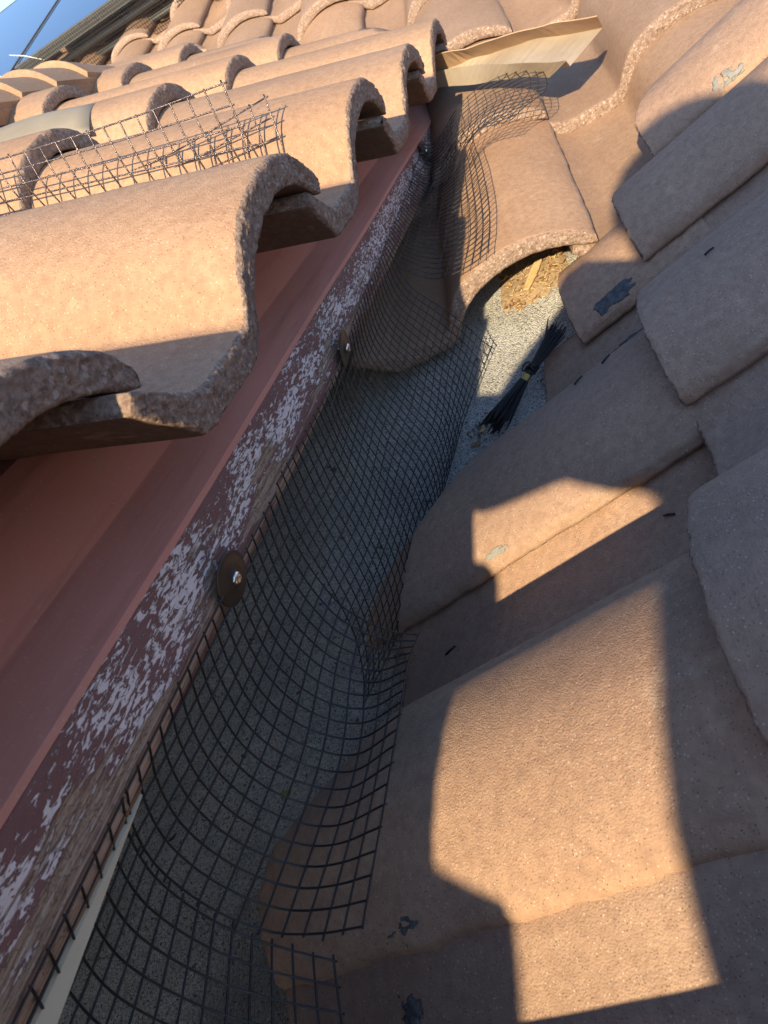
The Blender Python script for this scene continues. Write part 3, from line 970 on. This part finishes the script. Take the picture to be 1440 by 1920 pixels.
# cable tie bundle lying between felt and tile
r3 = np.random.default_rng(21)
B0 = np.array([-.226, .738, -.386]); B1 = np.array([-.128, .822, -.342])
ax = (B1 - B0) / np.linalg.norm(B1 - B0)
sd_ = np.cross(ax, [0, 0, 1.]); sd_ /= np.linalg.norm(sd_); upv = np.cross(sd_, ax)
LB = np.linalg.norm(B1 - B0)
bund = tag(empty("cable_tie_bundle", tuple(B0 + ax * LB * .56)), "bundle of black cable ties bound with yellow tape on the felt", "cable ties")
bg = Bag()
for i in range(72):
    a = r3.uniform(0, 2 * math.pi); q = math.sqrt(r3.uniform(0, 1))
    off0 = np.array([math.cos(a), math.sin(a) * .62]) * q
    e0 = r3.normal(0, .45, 2) * (1, .35) ; e1 = r3.normal(0, .4, 2) * (1, .35)
    wild = i > 63
    t0 = -.02 + r3.uniform(0, .14) ; t1 = .90 + r3.uniform(0, .12)
    if wild: e1 = e1 * 2.6 + np.array([-1.2, 0]); t1 += .06
    P_ = []
    for t in np.linspace(t0, t1, 9):
        d = abs(t - .56)
        w = .0046 + (.0115 if t < .56 else .0085) * min(1, d / .5)
        k_ = (off0 + (e0 if t < .56 else e1) * min(1, d / .5) * .8) * w
        lift_ = .010 + k_[1]
        P_.append(B0 + ax * LB * t + sd_ * k_[0] + upv * max(lift_, .0012) )
    V_, F_ = tube(P_, .00075, 5)
    bg.add(V_, F_)
x_ = link("ties", bg.mesh("ties"), M_BLACK, bund); x_["kind"] = "stuff"
bg = Bag()
for k_ in range(3):
    t = .575 + .022 * k_
    cc = B0 + ax * LB * t + upv * .0105
    P_ = [cc + (sd_ * math.cos(a) * .0066 + upv * math.sin(a) * .0056) + ax * .0015 * math.sin(2 * a + k_) for a in np.linspace(0, 2 * math.pi, 21)]
    bg.add(*tube(P_, .0011, 6))
cc = B0 + ax * LB * .60 + upv * .012 - sd_ * .010
bg.add(*tube([cc + (sd_ * math.cos(a) * .005 + ax * math.sin(a) * .006) for a in np.linspace(0, 5.4, 16)], .0010, 6))
link("binding", bg.mesh("binding"), M_BLACK, bund)
cc0 = B0 + ax * LB * .475 + upv * .0100; cc1 = B0 + ax * LB * .53 + upv * .0105
v_ = []
for c_, rr in ((cc0, .0066), (.5 * (cc0 + cc1), .0060), (cc1, .0056)):
    for a in np.linspace(0, 2 * math.pi, 24, endpoint=False):
        v_.append(c_ + sd_ * math.cos(a) * rr + upv * math.sin(a) * rr * .82)
f_ = [(i * 24 + j, i * 24 + (j + 1) % 24, (i + 1) * 24 + (j + 1) % 24, (i + 1) * 24 + j) for i in range(2) for j in range(24)]
link("tape", mesh_from("tape", v_, f_), M_TAPE, bund)

# cut tails of cable ties on the tiles
tails = [((-.1067, .6162, -.3046), (-.0990, .6230, -.3030), "cut black tie tail on the tile beside the bundle"),
         ((-.0790, .6190, -.2970), (-.0725, .6330, -.2985), "cut black tie tail between the bundle and the second tile course"),
         ((.0205, .5910, -.2340), (.0275, .5945, -.2325), "cut black tie tail high on the upper right tile"),
         ((-.0635, .4680, -.3560), (-.0555, .4634, -.3540), "left of two black tie tails beside the upper sun patch"),
         ((-.0420, .4600, -.3520), (-.0330, .4630, -.3490), "right of two black tie tails beside the upper sun patch")]
for a, b, lab in tails:
    a = np.array(a); b = np.array(b); n_ = np.array([-.26, 0, .96]) * .0009
    bg = Bag(); V_, F_ = tube([a + n_, .5 * (a + b) + n_ * 1.5, b + n_], .0009, 6); bg.add(V_, F_)
    tag(link("tie_tail", bg.mesh("tie_tail"), M_BLACK), lab, "cable tie")
zt = on_tile(SIDE[(0, 0)], .262, .085, .001); zt2 = on_tile(SIDE[(0, 0)], .266, .096, .001)
bg = Bag(); bg.add(*tube([zt, .5 * (zt + zt2), zt2], .0010, 6))
tag(link("tie_tail", bg.mesh("tie_tail"), M_BLACK), "cut black tie tail on the shaded pan above the big sun patch", "cable tie")


def felt_z(x, y):
    a = main_z(x, y) - .022; b = side_z(x); h_ = min(1, max(0, .5 + .5 * (a - b) / kk / 2))
    return b * (1 - h_) + a * h_ + kk * h_ * (1 - h_)


def flake(bag, x, y, size, z=None, curl=.3, asp=.5, tilt=.3):
    a = r3.uniform(0, 6.28); z = felt_z(x, y) + .0012 if z is None else z
    d = np.array([math.cos(a), math.sin(a), r3.normal(0, tilt)]); d /= np.linalg.norm(d)
    e = np.cross([0, 0, 1.], d); e /= np.linalg.norm(e); e[2] += r3.normal(0, tilt * .6)
    c = np.array([x, y, z + size * .12])
    v = []
    for t in np.linspace(-1, 1, 5):
        w = asp * math.sqrt(max(.02, 1 - t * t))
        up_ = np.array([0, 0, curl * size * t * t])
        v += [c + d * size * t + e * size * w + up_, c + d * size * t - e * size * w + up_ * .6]
    bag.add(v, [(2 * i, 2 * i + 1, 2 * i + 3, 2 * i + 2) for i in range(4)])


# leaf litter blown under the main roof tile
bl_, bs_ = Bag(), Bag()
for i in range(520):
    x = r3.uniform(-.205, -.118); y = r3.uniform(.945, 1.10) + .10 * (x + .16)
    z = felt_z(x, y) + r3.uniform(.001, .012) * min(1, (y - .93) / .04)
    if r3.random() < .66: flake(bl_, x, y, r3.uniform(.0015, .0052), z, asp=r3.uniform(.25, .6), tilt=.5)
    else:
        a = r3.uniform(0, 6.28); l_ = r3.uniform(.004, .014)
        d = np.array([math.cos(a), math.sin(a), r3.normal(0, .25)]) * l_ * .5
        bs_.add(*tube([np.array([x, y, z]) - d, np.array([x, y, z + .001]), np.array([x, y, z]) + d], .00045, 4))
lit = tag(empty("leaf_litter", (-.165, .98, felt_z(-.165, .98))), "dry leaf and straw litter under the lowest main roof tile", "leaf litter")
x_ = link("leaves", bl_.mesh("leaves"), M_LEAF, lit); x_["kind"] = "stuff"
x_ = link("straw", bs_.mesh("straw"), M_STRAW, lit); x_["kind"] = "stuff"
# dirt bank that carries the litter
U, Vv = np.meshgrid(np.linspace(0, 1, 22), np.linspace(0, 1, 22))
P_ = []
for u_, v_ in zip(U.ravel(), Vv.ravel()):
    x = -.212 + .10 * u_; y = .945 + .19 * v_
    e_ = math.sin(math.pi * u_) ** .5 * min(1, v_ * 5) if 0 < u_ < 1 else 0
    P_.append((x, y, felt_z(x, y) - .002 + e_ * .010))
P_ = np.array(P_); P_[:, 2] += .0018 * noise(P_, 120, 3) + .001 * noise(P_, 330, 4)
link("dirt_bank", mesh_from("dirt_bank", P_, grid_faces(22, 22)), M_SOIL, lit)
sp0 = np.array([-.149, 1.008, felt_z(-.149, 1.008) + .014]); sp1 = np.array([-.171, .966, felt_z(-.171, .966) + .010])
dd = sp1 - sp0; ee = np.cross(dd, [0, 0, 1.]); ee /= np.linalg.norm(ee)
v = []
for t, w in ((0, .0052), (.3, .0060), (.7, .0052), (1, .0030)):
    for sgn in (-1, 1):
        for dz in (0, .0022): v.append(sp0 + dd * t + ee * w * sgn + np.array([0, 0, dz]))
f = []
for i in range(3):
    a = i * 4; b = a + 4
    f += [(a, b, b + 1, a + 1), (a + 2, a + 3, b + 3, b + 2), (a + 1, b + 1, b + 3, a + 3), (a, a + 2, b + 2, b)]
f += [(0, 1, 3, 2), (12, 14, 15, 13)]
tag(link("wood_splinter", mesh_from("wood_splinter", v, f), M_STRAW, smooth=False), "pale flat wood splinter lying on the leaf litter", "splinter")

# crumbs and dirt on the felt
bg = Bag()
for i in range(260):
    if i < 90: x, y = r3.normal(-.245, .012), r3.normal(.775, .012)
    else:
        y = r3.uniform(.3, .95); x = r3.uniform(-.62, -.22)
    flake(bg, x, y, r3.uniform(.0008, .0026 if i < 90 else (.0034 if i < 225 else .0065)), asp=r3.uniform(.3, .8), tilt=.5)
tag(link("felt_crumbs", bg.mesh("felt_crumbs"), M_DIRT), "scattered brown crumbs and dirt on the felt", "dirt", None, "stuff")
for nm, x, y, sz, mt, lab, ct in (("dry_leaf", -.2565, .7507, .006, M_LEAF, "curled orange leaf on the felt below the dirt clump", "leaf"),
                                  ("leaf_fragment", -.2485, .768, .006, M_STRAW, "pale leaf fragment beside the dirt clump on the felt", "leaf"),
                                  ("blue_chip", -.4561, .602, .0045, M_BLUE, "tiny bright blue chip on the felt under the mesh", "chip"),
                                  ("white_chip", -.4418, .6026, .0035, M_WHITE, "tiny white chip beside the blue one on the felt", "chip"),
                                  ("yellow_leaf", -.4787, .4036, .006, M_TAPE, "small yellow leaf on the felt under the near mesh", "leaf")):
    bg = Bag(); flake(bg, x, y, sz, asp=.55, curl=.5)
    o = link(nm, bg.mesh(nm), mt); tag(o, lab, ct)
    md = o.modifiers.new("thick", 'SOLIDIFY'); md.thickness = .0004

# ------------------------------------------------------------------ the photographer, kneeling on the side roof behind the phone
M_SKIN = simple("skin", (.50, .30, .21), (.58, .36, .26), 30, .55, .4)
M_SHIRT = simple("grey_shirt", (.16, .17, .19), (.22, .23, .25), 40, .9, .2, 0., .5, 500, .001)
M_PANTS = simple("blue_jeans", (.05, .07, .13), (.08, .11, .18), 60, .9, .2, 0., .5, 700, .001)
M_HAIR = simple("dark_cap", (.03, .03, .035), (.05, .05, .055), 60, .85, .2)
M_PHONE = simple("phone_body", (.015, .015, .018), (.02, .02, .024), 20, .3, .5)


def skin_mesh(name, nodes, edges, root, sub=2):
    me = bpy.data.meshes.new(name)
    keys = list(nodes)
    me.from_pydata([nodes[k][0] for k in keys], [(keys.index(a), keys.index(b)) for a, b in edges], [])
    o = bpy.data.objects.new(name, me); C.objects.link(o)
    md = o.modifiers.new("skin", 'SKIN'); md.use_smooth_shade = True
    for i, k in enumerate(keys):
        r = nodes[k][1]
        me.skin_vertices[0].data[i].radius = (r, r) if not isinstance(r, tuple) else r
        me.skin_vertices[0].data[i].use_root = (k == root)
    ss = o.modifiers.new("sub", 'SUBSURF'); ss.levels = sub; ss.render_levels = sub
    dg = bpy.context.evaluated_depsgraph_get()
    out = bpy.data.meshes.new_from_object(o.evaluated_get(dg))
    bpy.data.objects.remove(o)
    out.name = name
    return out


nodes = {'pelvis': ((.14, -1.12, -.10), .125), 'spine': ((.098, -.86, -.10), .13), 'chest': ((.078, -.62, -.07), (.15, .13)), 'upper': ((.072, -.49, .0), (.138, .10)),
         'neck': ((.09, -.42, .075), .062), 'jaw': ((.080, -.36, .140), .082), 'head': ((.078, -.355, .202), .104), 'crown': ((.082, -.37, .262), .075), 'nose': ((.084, -.262, .175), .014),
         'shl': ((.005, -.50, .078), .052), 'ell': ((-.095, -.33, .050), .040), 'wrl': ((-.200, -.140, -.044), .034), 'pal': ((-.090, -.060, .004), (.062, .046)),
         'shr': ((.245, -.50, -.03), .060), 'elr': ((.225, -.28, -.05), .046), 'wrr': ((.060, -.125, -.052), .036), 'par': ((.012, -.066, -.058), (.052, .036)),
         'hil': ((.03, -1.20, -.12), .092), 'knl': ((.0, -1.60, -.20), .062), 'anl': ((.02, -2.00, -.23), .042), 'tol': ((.02, -2.08, -.30), .036),
         'hir': ((.19, -1.20, -.08), .092), 'knr': ((.22, -1.60, -.12), .062), 'anr': ((.22, -2.00, -.14), .042), 'tor': ((.22, -2.08, -.21), .036)}
BK = np.array([.006, -.20, .08])
for k_ in ('pelvis', 'spine', 'chest', 'upper', 'neck', 'jaw', 'head', 'crown', 'nose', 'shl', 'shr', 'hil', 'hir'):
    p_, r_ = nodes[k_]; nodes[k_] = (tuple(np.array(p_) + BK), r_)
for k_ in ('elr',):
    p_, r_ = nodes[k_]; nodes[k_] = (tuple(np.array(p_) + BK * .5), r_)
for k_, q_ in (('knl', (.0, -1.18, -.20)), ('anl', (.02, -1.58, -.235)), ('tol', (.02, -1.66, -.28)), ('knr', (.21, -1.18, -.13)), ('anr', (.21, -1.58, -.145)), ('tor', (.21, -1.66, -.20))):
    nodes[k_] = (q_, nodes[k_][1])
edges = [('pelvis', 'spine'), ('spine', 'chest'), ('chest', 'upper'), ('upper', 'neck'), ('neck', 'jaw'), ('jaw', 'head'), ('head', 'crown'), ('head', 'nose'),
         ('upper', 'shl'), ('shl', 'ell'), ('ell', 'wrl'), ('wrl', 'pal'), ('upper', 'shr'), ('shr', 'elr'), ('elr', 'wrr'), ('wrr', 'par'),
         ('pelvis', 'hil'), ('hil', 'knl'), ('knl', 'anl'), ('anl', 'tol'), ('pelvis', 'hir'), ('hir', 'knr'), ('knr', 'anr'), ('anr', 'tor')]
# left hand reaches under the phone, fingers spread past its left edge; right hand holds the other side
for q, (dx, dz, ln) in enumerate(((-.012, .030, 1.0), (-.020, .012, 1.08), (-.018, -.008, 1.0), (-.010, -.026, .82))):
    b = (-.088 + dx * .4, -.045, .010 + dz * .85)
    nodes['fl%d0' % q] = (b, .010)
    nodes['fl%d1' % q] = ((b[0] + .004 * ln, -.026, b[2] + .010), .0095)
    nodes['fl%d2' % q] = ((b[0] + .016 * ln, -.014, b[2] + .016), .0085)
    nodes['fl%d3' % q] = ((b[0] + .032 * ln, -.012, b[2] + .016), .0075)
    edges += [('pal', 'fl%d0' % q), ('fl%d0' % q, 'fl%d1' % q), ('fl%d1' % q, 'fl%d2' % q), ('fl%d2' % q, 'fl%d3' % q)]
    b = (.010 + dx * .3, -.055, -.036 + dz * .9)
    nodes['fr%d0' % q] = (b, .010)
    nodes['fr%d1' % q] = ((b[0] - .012, -.035, b[2] + .002), .009)
    nodes['fr%d2' % q] = ((b[0] - .030 * ln, -.024, b[2] + .004), .008)
    nodes['fr%d3' % q] = ((b[0] - .042 * ln, -.026, b[2] + .006), .007)
    edges += [('par', 'fr%d0' % q), ('fr%d0' % q, 'fr%d1' % q), ('fr%d1' % q, 'fr%d2' % q), ('fr%d2' % q, 'fr%d3' % q)]
for s, base, d in (('l', (-.098, -.075, .000), (.022, .004, .026)), ('r', (.000, -.085, -.010), (-.012, .010, .032))):
    nodes['th%s0' % s] = (base, .012)
    nodes['th%s1' % s] = (tuple(b + k for b, k in zip(base, d)), .010)
    nodes['th%s2' % s] = (tuple(b + k * 1.7 for b, k in zip(base, d)), .008)
    edges += [('pa' + s, 'th%s0' % s), ('th%s0' % s, 'th%s1' % s), ('th%s1' % s, 'th%s2' % s)]
bm_ = skin_mesh("person", nodes, edges, 'pelvis')
for m in (M_SKIN, M_SHIRT, M_PANTS): bm_.materials.append(m)
mi = []
for p in bm_.polygons:
    c = p.center
    if c.y < -1.22 or (c.y < -1.0 and c.z < -.12): mi.append(2)
    elif c.y < -.66 or (c.y < -.34 and c.z < .12): mi.append(1)
    else: mi.append(0)
bm_.polygons.foreach_set("material_index", mi)
person = link("person", bm_, None)
tag(person, "person kneeling on the side roof in grey shirt and jeans, holding up a phone", "person")
cv = []
for t in np.linspace(0, 1, 9):
    for a in np.linspace(0, 2 * math.pi, 28, endpoint=False):
        r = .104 * math.cos(t * math.pi / 2 * .985)
        fx = 1.0 + (.55 * max(0, math.sin(a)) ** 3 if t < .05 else 0)
        cv.append((.092 + r * math.cos(a) * .92, -.562 + r * math.sin(a) * fx, .307 + .088 * math.sin(t * math.pi / 2)))
cf = [(i * 28 + j, i * 28 + (j + 1) % 28, (i + 1) * 28 + (j + 1) % 28, (i + 1) * 28 + j) for i in range(8) for j in range(28)]
cap = link("cap", mesh_from("cap", cv, cf), M_HAIR, person)
so = cap.modifiers.new("thick", 'SOLIDIFY'); so.thickness = .003
# the phone: its lens sits at the camera
ph = bmesh.new()
bmesh.ops.create_cube(ph, size=1)
bmesh.ops.scale(ph, vec=(.092, .160, .0105), verts=ph.verts)
bmesh.ops.bevel(ph, geom=[e for e in ph.edges], offset=.003, segments=3, affect='EDGES')
pm = bpy.data.meshes.new("phone"); ph.to_mesh(pm); ph.free()
pmat = Matrix.Translation(-FWD * .010 - UP * .060 - RIGHT * .042) @ M3.to_4x4()
phone = tag(link("phone", pm, M_PHONE, None, pmat), "dark phone held up in front of the person kneeling on the roof", "phone")
